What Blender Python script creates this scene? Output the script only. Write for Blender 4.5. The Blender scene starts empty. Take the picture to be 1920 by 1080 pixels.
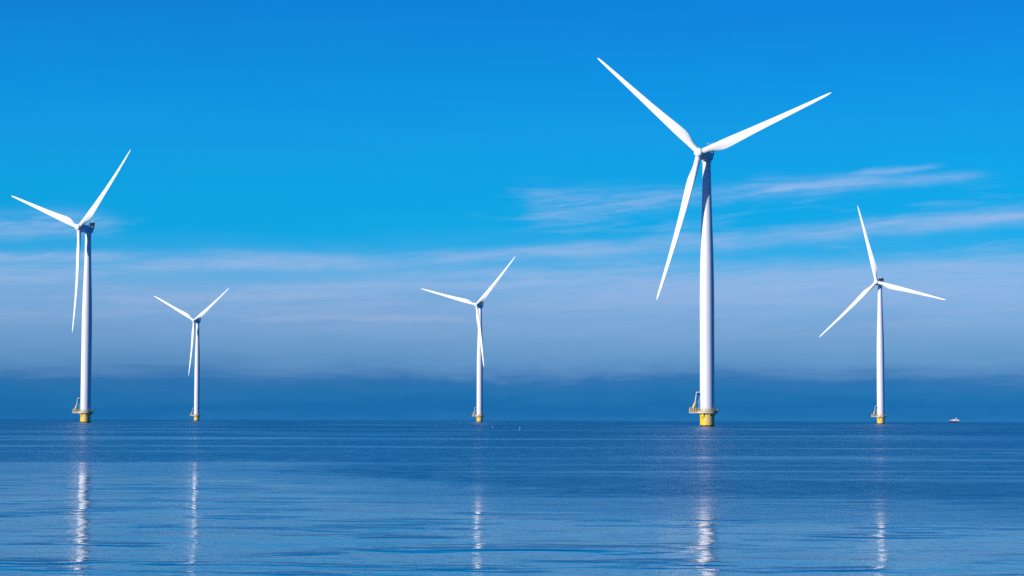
import bpy, bmesh, math, random
from mathutils import Vector, Matrix, noise as mnoise
R = math.radians
S = bpy.context.scene
COL = S.collection

# ------------------------------------------------------------------ camera
CAM_H = 2.4
cam = bpy.data.cameras.new('camera')
cam_o = bpy.data.objects.new('camera', cam)
COL.objects.link(cam_o)
cam.lens = 76.5
cam.sensor_width = 36
cam.clip_start = 0.5
cam.clip_end = 60000
cam_o.matrix_world = (Matrix.Translation((0, 0, CAM_H)) @ Matrix.Rotation(R(90 + 3.442), 4, 'X')
                      @ Matrix.Rotation(R(0.184), 4, 'Z'))
S.camera = cam_o
S.view_settings.view_transform = 'Standard'
S.view_settings.look = 'None'
S.view_settings.exposure = 0
S.view_settings.gamma = 1
S.cycles.max_bounces = 6
S.cycles.sample_clamp_indirect = 1.5
S.cycles.use_denoising = False      # the water keeps its fine grain

# ------------------------------------------------------------------ node helpers
def srgb(r, g, b):
    f = lambda c: (c / 255 / 12.92) if c / 255 <= 0.04045 else ((c / 255 + 0.055) / 1.055) ** 2.4
    return (f(r), f(g), f(b), 1)

class NG:
    """small wrapper for building node graphs"""
    def __init__(s, tree):
        s.t = tree; s.n = tree.nodes; s.l = tree.links
    def put(s, sock, v):
        if hasattr(v, 'is_output') or isinstance(v, bpy.types.NodeSocket): s.l.new(v, sock)
        else: sock.default_value = v
    def m(s, op, a, b=None, c=None, clamp=False):
        n = s.n.new('ShaderNodeMath'); n.operation = op; n.use_clamp = clamp
        for i, v in enumerate((a, b, c)):
            if v is not None: s.put(n.inputs[i], v)
        return n.outputs[0]
    def add(s, a, b): return s.m('ADD', a, b)
    def sub(s, a, b): return s.m('SUBTRACT', a, b)
    def mul(s, a, b): return s.m('MULTIPLY', a, b)
    def sm(s, x, a, b, lo=0.0, hi=1.0):
        n = s.n.new('ShaderNodeMapRange'); n.interpolation_type = 'SMOOTHSTEP'
        for i, v in enumerate((x, a, b, lo, hi)): s.put(n.inputs[i], v)
        return n.outputs[0]
    def lin(s, x, a, b, lo=0.0, hi=1.0):
        n = s.n.new('ShaderNodeMapRange')
        for i, v in enumerate((x, a, b, lo, hi)): s.put(n.inputs[i], v)
        return n.outputs[0]
    def xyz(s, x, y, z=0.0):
        n = s.n.new('ShaderNodeCombineXYZ')
        for i, v in enumerate((x, y, z)): s.put(n.inputs[i], v)
        return n.outputs[0]
    def sep(s, v):
        n = s.n.new('ShaderNodeSeparateXYZ'); s.l.new(v, n.inputs[0]); return n.outputs
    def noise(s, vec, scale=1.0, detail=4.0, rough=0.5, dist=0.0):
        n = s.n.new('ShaderNodeTexNoise'); n.noise_dimensions = '3D'
        s.l.new(vec, n.inputs['Vector'])
        n.inputs['Scale'].default_value = scale; n.inputs['Detail'].default_value = detail
        n.inputs['Roughness'].default_value = rough; n.inputs['Distortion'].default_value = dist
        return n.outputs['Fac']
    def mix(s, f, a, b, kind='MIX'):
        n = s.n.new('ShaderNodeMix'); n.data_type = 'RGBA'; n.blend_type = kind
        s.put(n.inputs[0], f); s.put(n.inputs[6], a); s.put(n.inputs[7], b)
        return n.outputs[2]
    def ramp(s, x, stops, mode='LINEAR'):
        n = s.n.new('ShaderNodeValToRGB'); cr = n.color_ramp; cr.interpolation = mode
        e = cr.elements
        while len(e) > 1: e.remove(e[-1])
        e[0].position, e[0].color = stops[0]
        for p, c in stops[1:]:
            k = e.new(p); k.color = c
        s.put(n.inputs[0], x)
        return n.outputs[0]

# ------------------------------------------------------------------ world: clear sky with thin cloud
SUN_AZ, SUN_EL = 234.5, 17.0       # degrees clockwise from +Y
w = bpy.data.worlds.new('World'); S.world = w; w.use_nodes = True
g = NG(w.node_tree)
bgn = g.n['Background']
sky = g.n.new('ShaderNodeTexSky'); sky.sky_type = 'NISHITA'; sky.sun_disc = False
sky.sun_elevation = R(SUN_EL); sky.sun_rotation = R(SUN_AZ)
sky.ozone_density = 3; sky.dust_density = 0.3
tc = g.n.new('ShaderNodeTexCoord')
dx, dy, dz = g.sep(tc.outputs['Generated'])
el = g.mul(g.m('ARCSINE', dz), 57.2958)
az = g.mul(g.m('ARCTAN2', dx, dy), 57.2958)
# clear-air colour by elevation (degrees): the air near the water is a dark blue bank
STOPS = [(0, (36, 116, 182)), (.30, (28, 110, 176)), (.62, (36, 116, 180)), (.95, (50, 118, 182)), (1.2, (80, 135, 192)),
         (1.5, (96, 149, 202)), (2.0, (108, 158, 208)), (2.6, (118, 167, 217)), (3.3, (120, 174, 224)), (3.85, (98, 175, 228)),
         (4.3, (52, 170, 230)), (5.0, (18, 167, 230)), (6.0, (16, 163, 229)), (7.4, (20, 156, 229)), (8.6, (16, 147, 227)),
         (10.6, (16, 132, 219)), (13, (8, 126, 215)), (18, (0, 116, 206)), (25, (0, 96, 184)), (36, (0, 62, 138)), (60, (0, 40, 100)), (90, (0, 36, 92))]
cx = g.mul(g.add(az, g.mul(g.m('SINE', g.mul(az, .37)), 1.6)), .8)
bank = g.noise(g.xyz(cx, g.mul(el, 5.0), 3.1), 1.0, 7, .62)
bank2 = g.noise(g.xyz(g.mul(az, .22), g.mul(el, .9), 9.7), 1.0, 3, .5)
near = g.sub(1.0, g.sm(el, 1.0, 2.2))
e1 = g.add(el, g.mul(g.sub(bank, .5), g.add(g.mul(near, .50), .18)))
e1 = g.add(e1, g.mul(g.sub(bank2, .5), .8))
e1 = g.m('MAXIMUM', e1, 0.0)
# square-root mapping gives the first degrees most of the ramp
pos = g.m('SQRT', g.m('DIVIDE', e1, 90.0))
clear = g.ramp(pos, [(math.sqrt(e / 90), srgb(*c)) for e, c in STOPS])
NIS = [(0, (.514, .507, .361)), (1, (.524, .571, .44)), (2, (.478, .578, .502)), (3, (.436, .566, .538)), (5, (.345, .505, .572)),
       (7, (.278, .439, .566)), (9, (.234, .386, .54)), (11, (.196, .335, .504)), (15, (.151, .267, .436)), (20, (.116, .21, .365)),
       (30, (.079, .147, .272)), (45, (.055, .102, .198)), (60, (.045, .085, .167)), (90, (.043, .08, .159))]
inv = g.ramp(g.m('SQRT', g.m('DIVIDE', g.m('MAXIMUM', el, 0.0), 90.0)),
             [(math.sqrt(e / 90), (.03 / c[0], .03 / c[1], .03 / c[2], 1)) for e, c in NIS])
skyc = g.n.new('ShaderNodeVectorMath'); skyc.operation = 'MULTIPLY'
g.l.new(sky.outputs[0], skyc.inputs[0]); g.l.new(inv, skyc.inputs[1])
sk2 = g.n.new('ShaderNodeVectorMath'); sk2.operation = 'SCALE'
g.l.new(skyc.outputs[0], sk2.inputs[0]); sk2.inputs['Scale'].default_value = .1 / .03     # ~1 in the view, follows the sun's azimuth
sk3 = g.mix(.30, (1, 1, 1, 1), sk2.outputs[0])
base = g.mix(1.0, clear, sk3, 'MULTIPLY')

# veil kept to the view; unseen low sky made deep blue to darken shade
away = g.sm(g.m('ABSOLUTE', az), 35.0, 75.0)
base = g.mix(g.mul(away, g.sub(1.0, g.sm(el, 10, 20))), base, srgb(0, 96, 178))
# thin clouds
fib = g.noise(g.xyz(g.mul(g.sub(az, g.mul(el, 1.6)), .42), g.mul(g.sub(el, g.mul(az, .055)), 3.4), 1.7), 1.0, 7, .6, .5)
fib2 = g.noise(g.xyz(g.mul(az, .16), g.mul(g.sub(el, g.mul(az, .02)), 2.2), 6.3), 1.0, 5, .55, .3)
fine = g.noise(g.xyz(g.mul(az, 1.2), g.mul(g.sub(el, g.mul(az, .06)), 11.0), 4.4), 1.0, 5, .6, .8)
wob = g.mul(g.sub(g.noise(g.xyz(g.mul(az, .5), g.mul(el, .5), 8.0), 1.0, 3, .5), .5), .35)
def wisp(x0, x1, e0, slope, th0, th1, power, fx=1.2, bend=0.0, grain=.8):
    """a streak of cirrus: between azimuths x0 and x1, at elevation e0 + slope*(az-x0)"""
    t = g.sub(az, x0)
    line = g.add(g.add(e0, g.mul(t, slope)), g.add(wob, g.mul(g.mul(t, t), bend)))
    th = g.lin(az, x0, x1, th0, th1)
    d = g.m('DIVIDE', g.sub(el, line), th)
    core = g.m('EXPONENT', g.mul(g.mul(d, d), -1.0))
    azw = g.add(az, g.mul(g.sub(fib, .5), 3.2))
    rng = g.mul(g.sm(azw, x0, x0 + fx), g.sub(1.0, g.sm(azw, x1 - fx, x1)))
    tex = g.add(1 - grain, g.mul(g.sm(g.add(g.mul(fib, .6), g.mul(fine, .4)), .36, .64), grain))
    return g.mul(g.mul(core, rng), g.mul(tex, power))
WISPS = [
    (0.0, 12.8, 5.62, .055, .30, .10, .52, 1.2, 0.0, .85),
    (-.2, 4.6, 5.50, .03, .46, .20, .42, 1.3, 0.0, .9),
    (6.0, 10.4, 5.95, .07, .22, .09, .55, 1.0, 0.0, .85),
    (9.2, 11.4, 6.40, .08, .10, .05, .5, .7, 0.0, .6),
    (-3.0, 16.0, 4.22, .035, .16, .24, .62, 2.0, .0017, .5),
    (-1.0, 16.0, 4.42, .060, .10, .16, .30, 2.0, .000, .8),
    (-22.0, -9.8, 4.85, -.01, .30, .28, .75, 1.5, .002, .8),
    (-22.0, -9.5, 4.12, .0, .20, .14, .75, 1.5, 0.0, .6),
    (-10.6, -3.6, 3.85, .05, .22, .16, .62, 1.5, 0.0, .7),
    (-8.0, 2.0, 3.42, .015, .12, .10, .55, 2.0, 0.0, .5),
    (-7.5, -.3, 2.62, .0, .10, .09, .55, 1.5, 0.0, .4),
    (1.0, 14.0, 3.95, .0, .20, .16, .32, 2.0, 0.0, .7),
    (-1.5, 16.0, 3.45, -.01, .42, .45, .42, 3.0, 0.0, .5),
    (-13.0, -2.0, 3.0, .02, .35, .30, .22, 3.0, 0.0, .8),
]
tot = None
for a in WISPS:
    k = wisp(*a); tot = k if tot is None else g.sub(1.0, g.mul(g.sub(1.0, k), g.sub(1.0, tot)))
veil = g.mul(g.mul(g.sm(el, 1.7, 2.9), g.sub(1.0, g.sm(e1, 3.7, 4.6))), g.mul(g.sm(g.add(g.mul(fib2, .75), g.mul(fine, .25)), .38, .68), .55))
faint = g.mul(g.mul(g.sm(el, 4.0, 4.6), g.sub(1.0, g.sm(el, 5.2, 6.6))), g.mul(g.mul(g.sm(fib, .48, .74), g.sm(az, -3, 4)), .26))
cloud = g.sub(1.0, g.mul(g.mul(g.sub(1.0, tot), g.sub(1.0, veil)), g.sub(1.0, faint)))
cloud_col = g.ramp(g.lin(el, 0, 8), [(0, srgb(120, 160, 210)), (.30, srgb(150, 176, 216)), (.45, srgb(160, 186, 230)), (.8, srgb(158, 190, 236))])
base = g.mix(cloud, base, cloud_col)
up = g.n.new('ShaderNodeVectorMath'); up.operation = 'SCALE'; up.inputs['Scale'].default_value = 10.0
g.l.new(base, up.inputs[0]); g.l.new(up.outputs[0], bgn.inputs['Color'])
bgn.inputs['Strength'].default_value = 0.1

# ------------------------------------------------------------------ sun
sl = bpy.data.lights.new('sun', 'SUN'); so = bpy.data.objects.new('sun', sl); COL.objects.link(so)
sl.energy = 4.6; sl.angle = R(.5); sl.color = (1.0, .965, .93)
sd = Vector((math.sin(R(SUN_AZ)) * math.cos(R(SUN_EL)), math.cos(R(SUN_AZ)) * math.cos(R(SUN_EL)), math.sin(R(SUN_EL))))
so.rotation_euler = sd.to_track_quat('Z', 'Y').to_euler()
so.location = (-40, -30, 60)

# ------------------------------------------------------------------ materials
def mat(name):
    m = bpy.data.materials.new(name); m.use_nodes = True
    q = NG(m.node_tree)
    return m, q, q.n['Principled BSDF']

def paint(name, col, rough=.42, vary=.06, scale=.6, dirt=None, dirt_amt=0.0):
    m, q, b = mat(name)
    t = q.n.new('ShaderNodeTexCoord').outputs['Object']
    n1 = q.noise(t, scale, 5, .6)
    x, y, z = q.sep(t)
    streak = q.noise(q.xyz(q.mul(x, 2.5), q.mul(y, 2.5), q.mul(z, .06)), 1.0, 4, .6)
    f = q.mul(q.add(q.mul(n1, .5), q.mul(streak, .5)), 1.0)
    lo = tuple(c * (1 - vary) for c in col) + (1,)
    c = q.mix(q.sm(f, .35, .65), lo, tuple(col) + (1,))
    if dirt:
        c = q.mix(q.mul(q.sm(streak, .56, .74), dirt_amt), c, tuple(dirt) + (1,))
    q.l.new(c, b.inputs['Base Color'])
    q.l.new(q.lin(n1, .3, .7, rough - .06, rough + .08), b.inputs['Roughness'])
    return m

M_TOWER = paint('tower_paint', (.80, .81, .83), .45, .05, .25, (.62, .60, .56), .25)
M_BLADE = paint('blade_gelcoat', (.84, .84, .85), .38, .03, .2, (.66, .65, .62), .15)
M_NAC = paint('nacelle_paint', (.76, .78, .81), .42, .05, .8)
M_DARK = paint('dark_cooler_metal', (.006, .008, .016), .75, .3, 3)
M_STEEL = paint('galvanised_steel', (.42, .41, .38), .5, .25, 4)
M_RAIL = paint('railing_paint', (.68, .50, .18), .5, .2, 4)
M_KICK = paint('kick_plate_paint', (.80, .56, .16), .55, .2, 1.5, (.35, .2, .08), .4)
M_BEAM = paint('platform_beam_paint', (.78, .77, .72), .5, .1, 1.5, (.5, .3, .15), .3)
M_DECK = paint('deck_grating', (.10, .085, .07), .7, .3, 5)
M_CRANE = paint('crane_yellow_paint', (.80, .60, .12), .45, .1, 2)
M_CREAM = paint('crane_boom_paint', (.78, .74, .62), .45, .1, 2)
M_RUST = paint('orange_locker_paint', (.62, .26, .05), .55, .25, 2)
M_LADDER = paint('ladder_blue_grey_paint', (.35, .55, .70), .45, .15, 3)
M_BLACK = paint('black_marking_paint', (.02, .02, .018), .6, .2, 4)

# yellow transition piece: tan patch on one side, brown streaks, weed line at the water
M_YEL, q, b = mat('yellow_pile_paint')
t = q.n.new('ShaderNodeTexCoord').outputs['Object']
x, y, z = q.sep(t)
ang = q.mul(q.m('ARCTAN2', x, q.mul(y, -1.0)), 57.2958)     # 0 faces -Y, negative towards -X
n1 = q.noise(t, 1.3, 5, .6)
st = q.noise(q.xyz(q.mul(x, 2.2), q.mul(y, 2.2), q.mul(z, .35)), 1.0, 5, .65)
c = q.mix(q.sm(n1, .35, .7), (.88, .53, .0, 1), (.95, .60, .0, 1))
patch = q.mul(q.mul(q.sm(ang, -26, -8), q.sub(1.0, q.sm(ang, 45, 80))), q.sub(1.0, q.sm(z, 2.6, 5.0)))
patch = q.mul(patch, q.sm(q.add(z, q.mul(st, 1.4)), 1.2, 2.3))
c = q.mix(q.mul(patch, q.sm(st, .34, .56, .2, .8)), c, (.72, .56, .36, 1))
c = q.mix(q.mul(q.sm(st, .58, .72), .5), c, (.55, .33, .06, 1))
weed = q.sub(1.0, q.sm(q.add(z, q.mul(q.sub(n1, .5), .5)), .38, .60))
c = q.mix(weed, c, (.035, .035, .012, 1))
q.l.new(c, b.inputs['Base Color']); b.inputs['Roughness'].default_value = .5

# ------------------------------------------------------------------ mesh helpers
def obj(name, bm, m, parent=None, smooth=True):
    me = bpy.data.meshes.new(name)
    bmesh.ops.recalc_face_normals(bm, faces=bm.faces)
    bm.to_mesh(me); bm.free()
    for p in me.polygons: p.use_smooth = smooth
    if smooth: me.set_sharp_from_angle(angle=R(35))
    me.materials.append(m)
    o = bpy.data.objects.new(name, me); COL.objects.link(o)
    o.parent = parent
    return o

def lathe(bm, prof, seg=48, axis='Z', cap=True):
    """revolve (radius, height) pairs"""
    rings = []
    for r, h in prof:
        ring = []
        for i in range(seg):
            a = 2 * math.pi * i / seg
            p = (r * math.cos(a), r * math.sin(a), h) if axis == 'Z' else (r * math.cos(a), h, r * math.sin(a))
            ring.append(bm.verts.new(p))
        rings.append(ring)
    for a, b_ in zip(rings, rings[1:]):
        for i in range(seg):
            j = (i + 1) % seg
            bm.faces.new((a[i], a[j], b_[j], b_[i]))
    if cap:
        bm.faces.new(rings[0][::-1]); bm.faces.new(rings[-1])
    return rings

def tube(bm, p0, p1, r0, r1=None, seg=8):
    p0, p1 = Vector(p0), Vector(p1); r1 = r0 if r1 is None else r1
    d = (p1 - p0).normalized()
    u = d.orthogonal().normalized(); v = d.cross(u)
    A, B = [], []
    for i in range(seg):
        a = 2 * math.pi * i / seg; o = u * math.cos(a) + v * math.sin(a)
        A.append(bm.verts.new(p0 + o * r0)); B.append(bm.verts.new(p1 + o * r1))
    for i in range(seg):
        j = (i + 1) % seg; bm.faces.new((A[i], A[j], B[j], B[i]))
    bm.faces.new(A[::-1]); bm.faces.new(B)

def box(bm, lo, hi, M=None):
    vs = []
    for X in (lo[0], hi[0]):
        for Y in (lo[1], hi[1]):
            for Z in (lo[2], hi[2]):
                p = Vector((X, Y, Z)); vs.append(bm.verts.new(M @ p if M else p))
    for f in ((0, 1, 3, 2), (4, 6, 7, 5), (0, 4, 5, 1), (2, 3, 7, 6), (0, 2, 6, 4), (1, 5, 7, 3)):
        bm.faces.new([vs[i] for i in f])

def prism(bm, pts, z0, z1):
    A = [bm.verts.new((x, y, z0)) for x, y in pts]; B = [bm.verts.new((x, y, z1)) for x, y in pts]
    n = len(pts)
    for i in range(n):
        j = (i + 1) % n; bm.faces.new((A[i], A[j], B[j], B[i]))
    bm.faces.new(A[::-1]); bm.faces.new(B)

def band(bm, pts, z0, z1, th):
    """thin wall following a closed outline, th thick inwards"""
    n = len(pts); inner = []
    for i in range(n):
        a, b_, c_ = Vector(pts[i - 1]), Vector(pts[i]), Vector(pts[(i + 1) % n])
        d1 = (b_ - a).normalized(); d2 = (c_ - b_).normalized()
        nn = Vector((-(d1.y + d2.y), d1.x + d2.x)).normalized()
        inner.append(b_ + nn * th)
    V = [[bm.verts.new((p[0], p[1], z)) for p in P] for P in (pts, inner) for z in (z0, z1)]
    for i in range(n):
        j = (i + 1) % n
        bm.faces.new((V[0][i], V[0][j], V[1][j], V[1][i])); bm.faces.new((V[2][j], V[2][i], V[3][i], V[3][j]))
        bm.faces.new((V[1][i], V[1][j], V[3][j], V[3][i])); bm.faces.new((V[0][j], V[0][i], V[2][i], V[2][j]))

def tag(o, label=None, cat=None, group=None, kind=None):
    if label: o['label'] = label
    if cat: o['category'] = cat
    if group: o['group'] = group
    if kind: o['kind'] = kind

# ------------------------------------------------------------------ the sea
RE = 7.43e6      # earth's radius with the usual refraction
bm = bmesh.new()
SEG = 240
radii = [1.5 * (18000 / 1.5) ** (i / 150) for i in range(151)]
c0 = bm.verts.new((0, 0, 0)); prev = None
for r in radii:
    ring = [bm.verts.new((r * math.sin(2 * math.pi * i / SEG), r * math.cos(2 * math.pi * i / SEG), -r * r / 2 / RE)) for i in range(SEG)]
    for i in range(SEG):
        j = (i + 1) % SEG
        if prev is None: bm.faces.new((c0, ring[j], ring[i]))
        else: bm.faces.new((prev[i], prev[j], ring[j], ring[i]))
    prev = ring
M_SEA, q, b = mat('sea_water')
P = q.n.new('ShaderNodeNewGeometry').outputs['Position']
X, Y, Z = q.sep(P)
ld = q.m('LOGARITHM', q.m('MAXIMUM', q.m('ABSOLUTE', Y), 1.0), math.e)      # log of distance from the camera along Y, so patterns stretch with view depth
# catspaws: the breeze ruffles the water beyond a slanting edge, in long bands
pn = q.noise(q.xyz(q.mul(X, .022), q.mul(ld, 5.0), 0.3), 1.0, 6, .62, .6)
pn2 = q.noise(q.xyz(q.mul(X, .010), q.mul(ld, 6.0), 5.3), 1.0, 7, .66, 1.0)
grain = q.noise(q.xyz(q.mul(X, .9), q.mul(ld, 60.0), 2.3), 1.0, 5, .7)
edge = q.sm(X, -16, 6, 4.62, 4.05)
edge = q.add(edge, q.sm(X, 6, 18, 0, -.12))
t1 = q.add(q.sub(ld, edge), q.add(q.mul(q.sub(pn, .5), .60), q.mul(q.sub(grain, .5), .35)))
ruf = q.sm(t1, -.16, .30)
# calmer lanes lying within the ruffled water
lane = q.mul(q.sm(pn2, .46, .66), q.sub(1.0, q.sm(ld, 6.6, 7.6, 0, .5)))
ruf2 = q.mul(ruf, q.sub(1.0, q.mul(lane, .62)))
# surface: swell, wavelets and ripples
warp = q.noise(q.xyz(q.mul(X, .05), q.mul(Y, .05), 0.0), 1.0, 3, .5)
Yw = q.add(Y, q.mul(warp, 7.0))
swell = q.noise(q.xyz(q.mul(X, .15), q.mul(Yw, .21), 1.0), 1.0, 2.5, .5, .3)
wave = q.noise(q.xyz(q.mul(X, .62), q.mul(Yw, 1.05), 2.0), 1.0, 3, .55, .3)
rip = q.noise(q.xyz(q.mul(X, 3.2), q.mul(Y, 4.6), 3.0), 1.0, 3, .6)
crest = q.noise(q.xyz(q.mul(X, .20), q.mul(Yw, .42), 7.0), 1.0, 2.5, .5, .2)
chop = q.noise(q.xyz(q.mul(X, .7), q.mul(Y, 1.3), 4.0), 1.0, 5, .62)
h = q.add(q.mul(swell, .105), q.mul(wave, .020))
h = q.add(h, q.mul(rip, .0075))
h = q.add(h, q.mul(ruf2, q.mul(chop, .13)))
h = q.add(h, q.mul(q.sm(crest, .52, .74), .060))
bump = q.n.new('ShaderNodeBump'); bump.inputs['Strength'].default_value = 1.0; bump.inputs['Distance'].default_value = 1.0
q.l.new(h, bump.inputs['Height']); q.l.new(bump.outputs[0], b.inputs['Normal'])
far = q.sm(ld, 4.8, 6.4)
calm = q.sm(X, -10, -4, .042, .062)
rr = q.add(q.add(calm, q.mul(ruf2, .215)), q.mul(far, .065))
rr = q.mul(rr, q.add(1.0, q.mul(q.mul(q.sub(grain, .5), ruf2), 1.3)))
q.l.new(rr, b.inputs['Roughness'])
b.inputs['Base Color'].default_value = (.0, .098, .25, 1)
b.inputs['IOR'].default_value = 1.333
sea = obj('sea', bm, M_SEA)
tag(sea, kind='structure', label='blue sea with calm foreground and ruffled bands out to the horizon')

# ------------------------------------------------------------------ the turbine
HUB_Z, OVER, TILT = 95.1, 5.7, 5.63
DECK = 5.05

def proto():
    root = bpy.data.objects.new('wind_turbine', None); COL.objects.link(root); root.empty_display_size = 5
    # --- monopile with brackets and painted number
    bm = bmesh.new()
    lathe(bm, [(2.5, -6), (2.5, 3.95), (2.56, 3.96), (2.56, 4.12), (2.5, 4.13), (2.5, 4.62)], 64)
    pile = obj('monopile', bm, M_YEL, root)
    for k in range(8):
        a = R(k * 45 + 14)
        bm = bmesh.new()
        Mx = Matrix.Rotation(a, 4, 'Z')
        v = [Mx @ Vector(p) for p in ((2.505, -.09, 3.8), (2.505, -.09, 4.61), (3.45, -.09, 4.61), (3.45, -.09, 4.42), (2.75, -.09, 3.8))]
        w_ = [Mx @ Vector((p[0], .09, p[2])) for p in ((2.505, 0, 3.8), (2.505, 0, 4.61), (3.45, 0, 4.61), (3.45, 0, 4.42), (2.75, 0, 3.8))]
        A = [bm.verts.new(p) for p in v]; B = [bm.verts.new(p) for p in w_]
        bm.faces.new(A); bm.faces.new(B[::-1])
        for i in range(5):
            j = (i + 1) % 5; bm.faces.new((A[i], B[i], B[j], A[j]))
        obj('bracket', bm, M_KICK, pile, False)
    # painted number, bent round the pile
    cu = bpy.data.curves.new('number', 'FONT'); cu.body = '17'; cu.size = 1.5; cu.extrude = .012; cu.offset = .045; cu.align_x = 'CENTER'
    cu.resolution_u = 3
    to = bpy.data.objects.new('number', cu); COL.objects.link(to)
    bpy.context.view_layer.update()
    me = bpy.data.meshes.new_from_object(to.evaluated_get(bpy.context.evaluated_depsgraph_get()))
    bpy.data.objects.remove(to)
    bm = bmesh.new(); bm.from_mesh(me)
    bmesh.ops.subdivide_edges(bm, edges=[e for e in bm.edges if e.calc_length() > .2], cuts=3)
    a0 = R(-42)
    for vt in bm.verts:
        r = 2.512 + vt.co.z; a = a0 + vt.co.x / 2.51
        vt.co = Vector((r * math.sin(a), -r * math.cos(a), 2.6 + vt.co.y))
    obj('identification_number', bm, M_BLACK, pile, False)
    # --- platform
    pts = []
    r0 = 3.78; ya = 1.85
    a_s = math.asin(ya / r0)
    n = 34
    for i in range(n + 1):
        a = math.pi + a_s + (2 * math.pi - 2 * a_s) * i / n
        pts.append((r0 * math.cos(a), r0 * math.sin(a)))
    pts += [(-6.25, ya), (-6.25, -ya)]
    bm = bmesh.new(); prism(bm, pts, DECK - .03, DECK + .09)
    deck = obj('platform', bm, M_DECK, root, False)
    inner = [(x * .985, y * .985) for x, y in pts]
    bm = bmesh.new(); band(bm, inner, 4.64, DECK - .035, .16)
    for yb in (-1.1, 1.1): box(bm, (-6.0, yb - .08, 4.66), (-2.7, yb + .08, DECK - .04))
    obj('support_beam', bm, M_BEAM, deck, False)
    bm = bmesh.new(); band(bm, [(x * .998, y * .998) for x, y in pts], DECK + .095, DECK + .42, .03)
    obj('kick_plate', bm, M_KICK, deck, False)
    # handrail
    bm = bmesh.new()
    segs = []
    P_ = [Vector((x * .985, y * .985, 0)) for x, y in pts]
    per = list(zip(P_, P_[1:] + P_[:1]))
    for a, c_ in per:
        for hz in (DECK + .78, DECK + 1.35):
            tube(bm, a + Vector((0, 0, hz)), c_ + Vector((0, 0, hz)), .045, seg=6)
    total = sum((c_ - a).length for a, c_ in per); step = total / round(total / .98); acc = 0; nxt = 0
    for a, c_ in per:
        L = (c_ - a).length
        while nxt < acc + L - 1e-6:
            p = a + (c_ - a) * ((nxt - acc) / L)
            tube(bm, p + Vector((0, 0, DECK + .1)), p + Vector((0, 0, DECK + 1.37)), .055, seg=6); nxt += step
        acc += L
    obj('handrail', bm, M_RAIL, deck, True)
    # white end gate frame with orange lockers behind it
    bm = bmesh.new()
    for X0 in (-6.12, -5.0):
        for y0 in (-1.74,):
            tube(bm, (X0, y0, DECK + .1), (X0, y0, DECK + 1.5), .09)
    for zz in (.12, .8, 1.5): tube(bm, (-6.12, -1.74, DECK + zz), (-5.0, -1.74, DECK + zz), .07)
    tube(bm, (-5.56, -1.74, DECK + .1), (-5.56, -1.74, DECK + 1.5), .06)
    obj('gate', bm, M_BEAM, deck)
    for (x0, x1, y0) in ((-5.95, -5.15, -1.2), (-3.6, -2.95, -1.5)):
        bm = bmesh.new(); box(bm, (x0, y0, DECK + .1), (x1, y0 + .6, DECK + 1.05))
        bmesh.ops.bevel(bm, geom=bm.edges[:], offset=.04, segments=2, affect='EDGES')
        obj('locker', bm, M_RUST, deck)
    # --- davit crane
    bm = bmesh.new(); cy = -.9
    tube(bm, (-4.75, cy, DECK + .1), (-4.75, cy, DECK + .35), .6, .6, 16)
    tube(bm, (-4.75, cy, DECK + .35), (-4.75, cy, DECK + 1.7), .42, .38, 16)
    tube(bm, (-4.75, cy, DECK + 1.7), (-4.75, cy, DECK + 2.1), .5, .5, 16)
    crane = obj('davit_crane', bm, M_CRANE, root)
    bm = bmesh.new()
    tube(bm, (-4.95, cy, DECK + 1.75), (-4.25, cy, DECK + 3.7), .40, .20, 10)
    tube(bm, (-4.5, cy - .3, DECK + 1.9), (-4.1, cy - .2, DECK + 3.4), .10, .09, 8)
    obj('boom_base', bm, M_CRANE, crane)
    bm = bmesh.new()
    tube(bm, (-4.28, cy, DECK + 3.6), (-3.85, cy, DECK + 6.5), .17, .13, 10)
    tube(bm, (-3.87, cy, DECK + 6.42), (-3.55, cy, DECK + 7.0), .17, .2, 10)
    tube(bm, (-3.6, cy, DECK + 6.95), (-2.75, cy, DECK + 6.85), .2, .12, 10)
    obj('boom', bm, M_CREAM, crane)
    bm = bmesh.new()
    tube(bm, (-3.45, cy - .22, DECK + 6.35), (-3.45, cy + .22, DECK + 6.35), .30, .30, 14)
    tube(bm, (-2.95, cy, DECK + 6.75), (-2.95, cy, DECK + 6.2), .03, .03, 6)
    box(bm, (-3.08, cy - .12, DECK + 5.85), (-2.82, cy + .12, DECK + 6.2))
    tube(bm, (-3.62, cy, DECK + 6.3), (-3.5, cy, DECK + 5.7), .05, .05, 6)
    obj('hook_block', bm, M_DARK, crane)
    # --- access ladder up to the tower door
    bm = bmesh.new()
    for yy in (-1.15, -.6): tube(bm, (-3.05, yy, DECK + .1), (-2.95, yy, DECK + 4.3), .055, seg=6)
    for k in range(14): tube(bm, (-3.03, -1.15, DECK + .35 + k * .3), (-3.03, -.6, DECK + .35 + k * .3), .04, seg=6)
    for k in (2.0, 3.0, 4.0):
        for s_ in (0, 1): tube(bm, (-3.0, -1.15 + s_ * .55, DECK + k), (-2.45, -1.0 + s_ * .3, DECK + k), .05, seg=6)
    obj('ladder', bm, M_LADDER, root)
    # --- tower
    prof = [(2.5, DECK + .095), (2.62, DECK + .1), (2.62, DECK + .3), (2.52, DECK + .32), (2.52, 20), (2.52, 32), (2.52, 44), (2.46, 52), (2.34, 58), (2.18, 64),
            (1.97, 70), (1.78, 76), (1.62, 82), (1.49, 88), (1.42, 92.6), (1.55, 92.75), (1.55, 93.6)]
    fine_ = []
    for (ra, ha), (rb, hb) in zip(prof, prof[1:]):
        fine_.append((ra, ha))
        for seam in (27.5, 50.5, 73.5):
            if ha < seam < hb:
                rr = ra + (rb - ra) * (seam - ha) / (hb - ha)
                fine_ += [(rr, seam - .12), (rr + .035, seam - .1), (rr + .035, seam + .1), (rr, seam + .12)]
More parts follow.
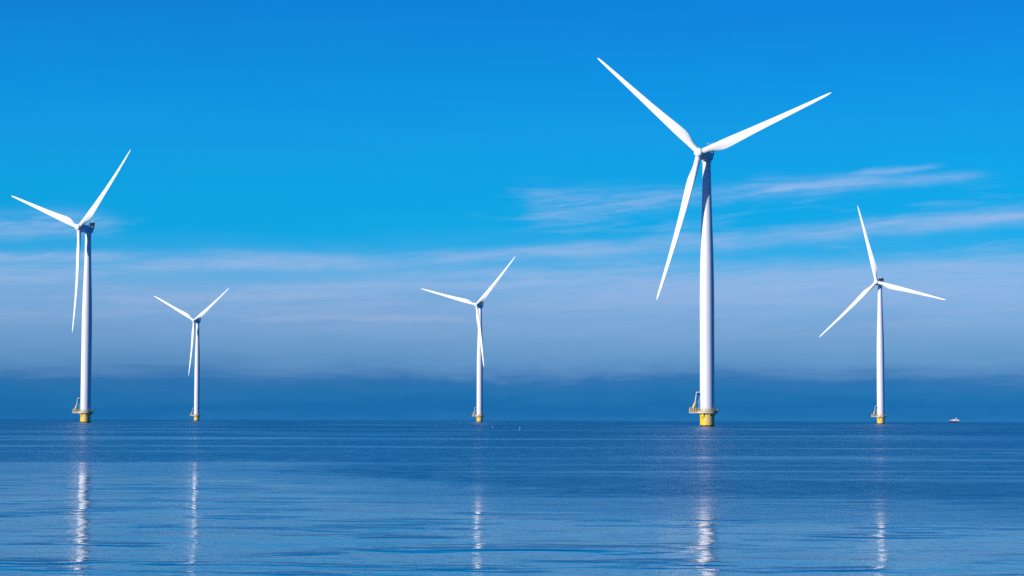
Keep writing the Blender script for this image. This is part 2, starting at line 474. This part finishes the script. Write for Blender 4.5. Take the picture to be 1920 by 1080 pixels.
    fine_.append(prof[-1])
    bm = bmesh.new(); lathe(bm, fine_, 96)
    tower = obj('tower', bm, M_TOWER, root)
    # --- nacelle: local -Y is upwind
    bm = bmesh.new()
    rings = lathe(bm, [(1.45, -4.35), (1.78, -4.25), (1.98, -3.9), (2.02, -3.2), (2.02, -2.6), (1.93, -2.5), (1.93, -1.0), (1.93, .9), (1.88, 1.5), (1.72, 1.95), (1.4, 2.2), (.9, 2.3)], 48, 'Y')
    for vt in bm.verts:          # the roof falls away to the rear
        top = 1.95 - max(0, vt.co.y + 2.4) * .20
        if vt.co.z > top: vt.co.z = top + (vt.co.z - top) * .12
    nac = obj('nacelle', bm, M_NAC, root)
    bm = bmesh.new(); lathe(bm, [(1.62, 0), (1.62, .75)], 40); 
    for vt in bm.verts: vt.co.z -= 2.2
    obj('yaw_ring', bm, M_NAC, nac)
    # rear cooler on a frame
    bm = bmesh.new()
    box(bm, (-1.42, 1.98, 1.95), (1.42, 2.16, 3.52))
    for k in range(9):
        xk = -1.35 + k * .3375 - .03; box(bm, (xk, 1.93, 2.0), (xk + .06, 1.978, 3.47))
    obj('cooler', bm, M_DARK, nac, False)
    bm = bmesh.new()
    for s_ in (-1, 1):
        box(bm, (s_ * 1.52 - .09, 1.75, .35), (s_ * 1.52 + .09, 2.35, 3.66))
        tube(bm, (s_ * 1.45, -.2, 1.35), (s_ * 1.45, 1.8, 3.45), .07)
    box(bm, (-1.43, 1.75, 3.53), (1.43, 2.35, 3.66))
    obj('cooler_frame', bm, M_DARK, nac, False)
    for s_ in (-1.3, 1.3):
        bm = bmesh.new(); tube(bm, (s_, -.1, 1.3), (s_, -.1, 2.35), .05); tube(bm, (s_, 1.5, 1.0), (s_, 1.5, 2.1), .05); tube(bm, (s_, -.1, 2.3), (s_, 1.5, 2.05), .045)
        obj('roof_rail', bm, M_STEEL, nac)
    for xm, hm in ((-.9, 1.35), (.0, 1.0), (.9, 1.35)):
        bm = bmesh.new()
        tube(bm, (xm, 2.05, 3.662), (xm, 2.05, 3.66 + hm), .05); tube(bm, (xm - .28, 2.05, 3.6 + hm), (xm + .28, 2.05, 3.6 + hm), .035)
        tube(bm, (xm + .28, 2.05, 3.6 + hm), (xm + .28, 2.05, 3.85 + hm), .08)
        obj('wind_sensor', bm, M_BEAM, nac)
    # --- hub with spinner and three blades
    bm = bmesh.new()
    lathe(bm, [(1.30, 1.45), (1.62, 1.3), (1.66, .6), (1.66, -.35), (1.55, -.62)], 48, 'Y')
    hub = obj('rotor_hub', bm, M_BLADE, root)
    bm = bmesh.new()
    lathe(bm, [(1.50, -.6), (1.63, -.68), (1.63, -1.05), (1.52, -1.35), (1.22, -1.62), (.8, -1.78), (.35, -1.86), (.05, -1.88)], 48, 'Y')
    obj('spinner', bm, M_BLADE, hub)
    ST = [(.9, 2.12, 1.0, 1.06, 18), (2.2, 2.12, 1.0, 1.06, 18), (3.6, 2.16, .95, 1.06, 18), (5.2, 2.42, .74, 1.07, 17), (7.0, 2.95, .54, 1.09, 16), (8.8, 3.34, .42, 1.12, 14), (10.5, 3.46, .36, 1.14, 12.5),
          (13, 3.32, .31, 1.13, 10.5), (16.5, 3.02, .27, 1.08, 8.5), (21, 2.62, .24, 1.0, 6.5), (26, 2.24, .22, .9, 5), (31, 1.93, .2, .80, 3.6), (36, 1.65, .19, .70, 2.4),
          (41, 1.38, .18, .60, 1.4), (45.5, 1.14, .18, .50, .6), (49, .92, .17, .41, 0), (51.3, .74, .17, .33, -.4), (52.8, .52, .17, .24, -.5), (53.55, .30, .17, .14, -.5), (53.85, .08, .3, .04, -.5)]
    def naca(t_):   # half thickness over chord
        return 5 * (.2969 * math.sqrt(t_) - .126 * t_ - .3516 * t_ ** 2 + .2843 * t_ ** 3 - .1036 * t_ ** 4)
    def blade_mesh():
        bm = bmesh.new(); N = 28; rings = []
        for (r, ch, tc_, le, tw) in ST:
            k = min(1, max(0, (r - 2.2) / 7.0)); k = k * k * (3 - 2 * k)     # circle -> airfoil
            f = (r - 2.2) / 51.6; pb = 5.4 - 2.3
            back = -(math.tan(R(2.45)) * r + pb * max(0, f) ** 2)
            ring = []
            for i in range(N):
                a = 2 * math.pi * i / N
                xc = .5 - .5 * math.cos(a)
                circ = (ch * xc, .5 * ch * tc_ * math.sin(a))
                th = naca(xc) * ch * tc_ * (1.15 if a < math.pi else .85)
                foil = (ch * xc, th if a < math.pi else -th)
                X_ = -le + circ[0] * (1 - k) + foil[0] * k
                Y_ = circ[1] * (1 - k) + foil[1] * k
                c_, s_ = math.cos(R(tw)), math.sin(R(tw))
                X2 = X_ * c_ - Y_ * s_; Y2 = X_ * s_ + Y_ * c_
                ring.append(bm.verts.new((X2, Y2 + back, r)))
            rings.append(ring)
        for a, c_ in zip(rings, rings[1:]):
            for i in range(N):
                j = (i + 1) % N; bm.faces.new((a[i], a[j], c_[j], c_[i]))
        bm.faces.new(rings[0][::-1]); bm.faces.new(rings[-1])
        return bm
    b0 = obj('blade', blade_mesh(), M_BLADE, hub)
    for k in (1, 2):
        bk = b0.copy(); COL.objects.link(bk); bk.parent = hub; bk.rotation_euler = (0, -R(120 * k), 0)
    # dark seal ring where each blade enters the hub
    bm = bmesh.new(); lathe(bm, [(1.0, 1.5), (1.13, 1.52), (1.13, 1.72), (1.0, 1.74)], 32)
    s0 = obj('blade_seal', bm, M_STEEL, hub)
    for k in (1, 2):
        sk_ = s0.copy(); COL.objects.link(sk_); sk_.parent = hub; sk_.rotation_euler = (0, -R(120 * k), 0)
    return root

def copy_tree(o, parent=None):
    c_ = o.copy(); COL.objects.link(c_); c_.parent = parent
    for ch in list(o.children): copy_tree(ch, c_)
    return c_

def pose(root, loc, yaw, phase):
    root.location = loc
    n = Vector((-math.sin(R(yaw)) * math.cos(R(TILT)), -math.cos(R(yaw)) * math.cos(R(TILT)), math.sin(R(TILT))))
    for ch in root.children:
        k = ch.name.split('.')[0]
        if k == 'nacelle':
            ch.location = (0, 0, HUB_Z); ch.rotation_euler = (-R(TILT), 0, -R(yaw))
        elif k == 'rotor_hub':
            ch.location = Vector((0, 0, HUB_Z)) + n * OVER
            ch.rotation_mode = 'YXZ'; ch.rotation_euler = (-R(TILT), -R(phase), -R(yaw))

TURB = [
    ((68.44, 762.5), 31.31, 47.74, 'largest and nearest white offshore wind turbine, right of centre, on a wide yellow foundation'),
    ((-209.15, 1070.0), 40.88, 70.21, 'tall white wind turbine at the far left, second largest, one blade hanging almost straight down'),
    ((-300.8, 2082.3), 31.97, 63.32, 'smallest white wind turbine, second from the left, its upper blades in a wide V'),
    ((-26.08, 1781.8), 31.46, 74.89, 'small white wind turbine in the middle whose lower blade crosses in front of its tower'),
    ((249.25, 1471.4), 32.99, 14.45, 'white wind turbine at the right near the motor boat, one blade pointing up'),
]
first = proto()
roots = []
for i, (p, yaw, ph, lab) in enumerate(TURB):
    o = first if i == 0 else copy_tree(first)
    roots.append(o)
for o, (p, yaw, ph, lab) in zip(roots, TURB):
    d2 = p[0] ** 2 + p[1] ** 2
    pose(o, (p[0], p[1], -d2 / 2 / RE), yaw, ph)
    tag(o, lab, 'wind turbine', 'offshore wind turbines standing in the sea')

# ------------------------------------------------------------------ motor boat, bow to the left (-X)
M_HULL = paint('navy_hull_paint', (.004, .008, .03), .6, .2, 1)
M_GRP = paint('white_boat_gelcoat', (.80, .81, .83), .3, .04, 1)
M_GLASS = paint('dark_cabin_glass', (.015, .02, .03), .12, .2, 1)
boat = bpy.data.objects.new('motor_boat', None); COL.objects.link(boat)
def hull_mesh(z0, z1, k0, k1, flare=0.0):
    """loft of half-breadths along the length; k = sheer rise at the bow"""
    bm = bmesh.new(); N = 22; rows = []
    for i in range(N + 1):
        t_ = i / N; x_ = -8.2 + 16.0 * t_
        half = 2.3 * (1 - (1 - min(1, t_ / .55)) ** 2.2) ** .8 if t_ < .55 else 2.3 - .25 * ((t_ - .55) / .45) ** 2
        half = max(half, .04)
        row = []
        for (z_, kk, sc) in ((z0, k0, 1.0 - flare), (z1, k1, 1.0)):
            zz = z_ + kk * (1 - t_) ** 2.2
            xx = x_ + (0.0 if z_ == z1 else 1.3 * (1 - t_) ** 3)
            row += [(xx, half * sc, zz), (xx, -half * sc, zz)]
        rows.append([bm.verts.new(p) for p in row])
    for a, c_ in zip(rows, rows[1:]):
        bm.faces.new((a[0], c_[0], c_[2], a[2])); bm.faces.new((a[1], a[3], c_[3], c_[1]))
        bm.faces.new((a[2], c_[2], c_[3], a[3])); bm.faces.new((a[0], a[1], c_[1], c_[0]))
    bm.faces.new((rows[0][0], rows[0][2], rows[0][3], rows[0][1])); bm.faces.new((rows[-1][0], rows[-1][1], rows[-1][3], rows[-1][2]))
    return bm
obj('hull', hull_mesh(-.5, 1.95, 0, .75, .12), M_HULL, boat)
obj('topsides', hull_mesh(1.954, 2.5, .75, .95, -.0), M_GRP, boat)
bm = bmesh.new(); prism(bm, [(-3.6, -1.5), (-4.3, -.8), (-4.3, .8), (-3.6, 1.5), (2.9, 1.75), (2.9, -1.75)], 2.52, 3.3)
cab = obj('cabin', bm, M_GRP, boat, False)
bm = bmesh.new(); prism(bm, [(-3.0, -1.45), (-3.6, -.8), (-3.6, .8), (-3.0, 1.45), (2.6, 1.68), (2.6, -1.68)], 3.303, 4.2)
obj('window_band', bm, M_GLASS, cab, False)
bm = bmesh.new(); prism(bm, [(-2.5, -1.5), (-3.0, -.8), (-3.0, .8), (-2.5, 1.5), (4.2, 1.8), (4.2, -1.8)], 4.203, 4.9)
for X0 in (-.6, 1.3): 
    for sy in (-1, 1): box(bm, (X0, sy * 1.62 - .12, 3.303), (X0 + .7, sy * 1.62 + .12, 4.202))
obj('roof', bm, M_GRP, cab, False)
bm = bmesh.new(); prism(bm, [(4.6, -1.9), (4.6, 1.9), (7.6, 1.85), (7.6, -1.85)], 2.52, 4.3)
bmesh.ops.bevel(bm, geom=bm.edges[:], offset=.15, segments=2, affect='EDGES')
obj('aft_cockpit', bm, M_GRP, boat)
bm = bmesh.new(); tube(bm, (3.2, 0, 4.9), (3.6, 0, 7.6), .42, .16); tube(bm, (3.35, -.9, 6.1), (3.35, .9, 6.1), .09)
obj('mast', bm, M_GRP, boat)
bm = bmesh.new()
for t_ in (0, .25, .5, .75, 1.0):
    for sy in (-1, 1): tube(bm, (-8.1 + 4.4 * t_, sy * (.1 + 1.55 * t_), 3.35 - .6 * t_), (-8.3 + 4.4 * t_, sy * (.1 + 1.55 * t_), 4.15 - .6 * t_), .04, seg=5)
for sy in (-1, 1): tube(bm, (-8.3, sy * .1, 4.15), (-3.9, sy * 1.65, 3.55), .05, seg=5)
obj('bow_rail', bm, M_STEEL, boat)
BX, BY = 683.0, 3365.0
boat.location = (BX, BY, -(BX * BX + BY * BY) / 2 / RE)
boat.rotation_euler = (0, 0, R(-6))
tag(boat, 'small white motor boat with a dark hull on the horizon at the right', 'boat')

# ------------------------------------------------------------------ thin marker stakes in the water
def stake(px, py, hgt, lean, lab):
    r_ = bpy.data.objects.new('marker_stake', None); COL.objects.link(r_)
    bm = bmesh.new(); tube(bm, (0, 0, -1.5), (0, 0, hgt), .045, .035, 10)
    obj('pole', bm, M_LADDER, r_)
    bm = bmesh.new(); tube(bm, (0, 0, hgt - .02), (0, 0, hgt + .12), .06, .06, 10)
    obj('cap', bm, M_DARK, r_)
    r_.location = (px, py, -(px * px + py * py) / 2 / RE); r_.rotation_euler = (0, R(lean), 0)
    tag(r_, lab, 'marker stake', 'thin stakes sticking out of the water')
stake(1.7, 460, .85, 6, 'thin pale stake leaning right in the water, right of the middle turbine')
stake(-4.9, 570, .7, 0, 'faint upright stake nearest to the base of the middle turbine')
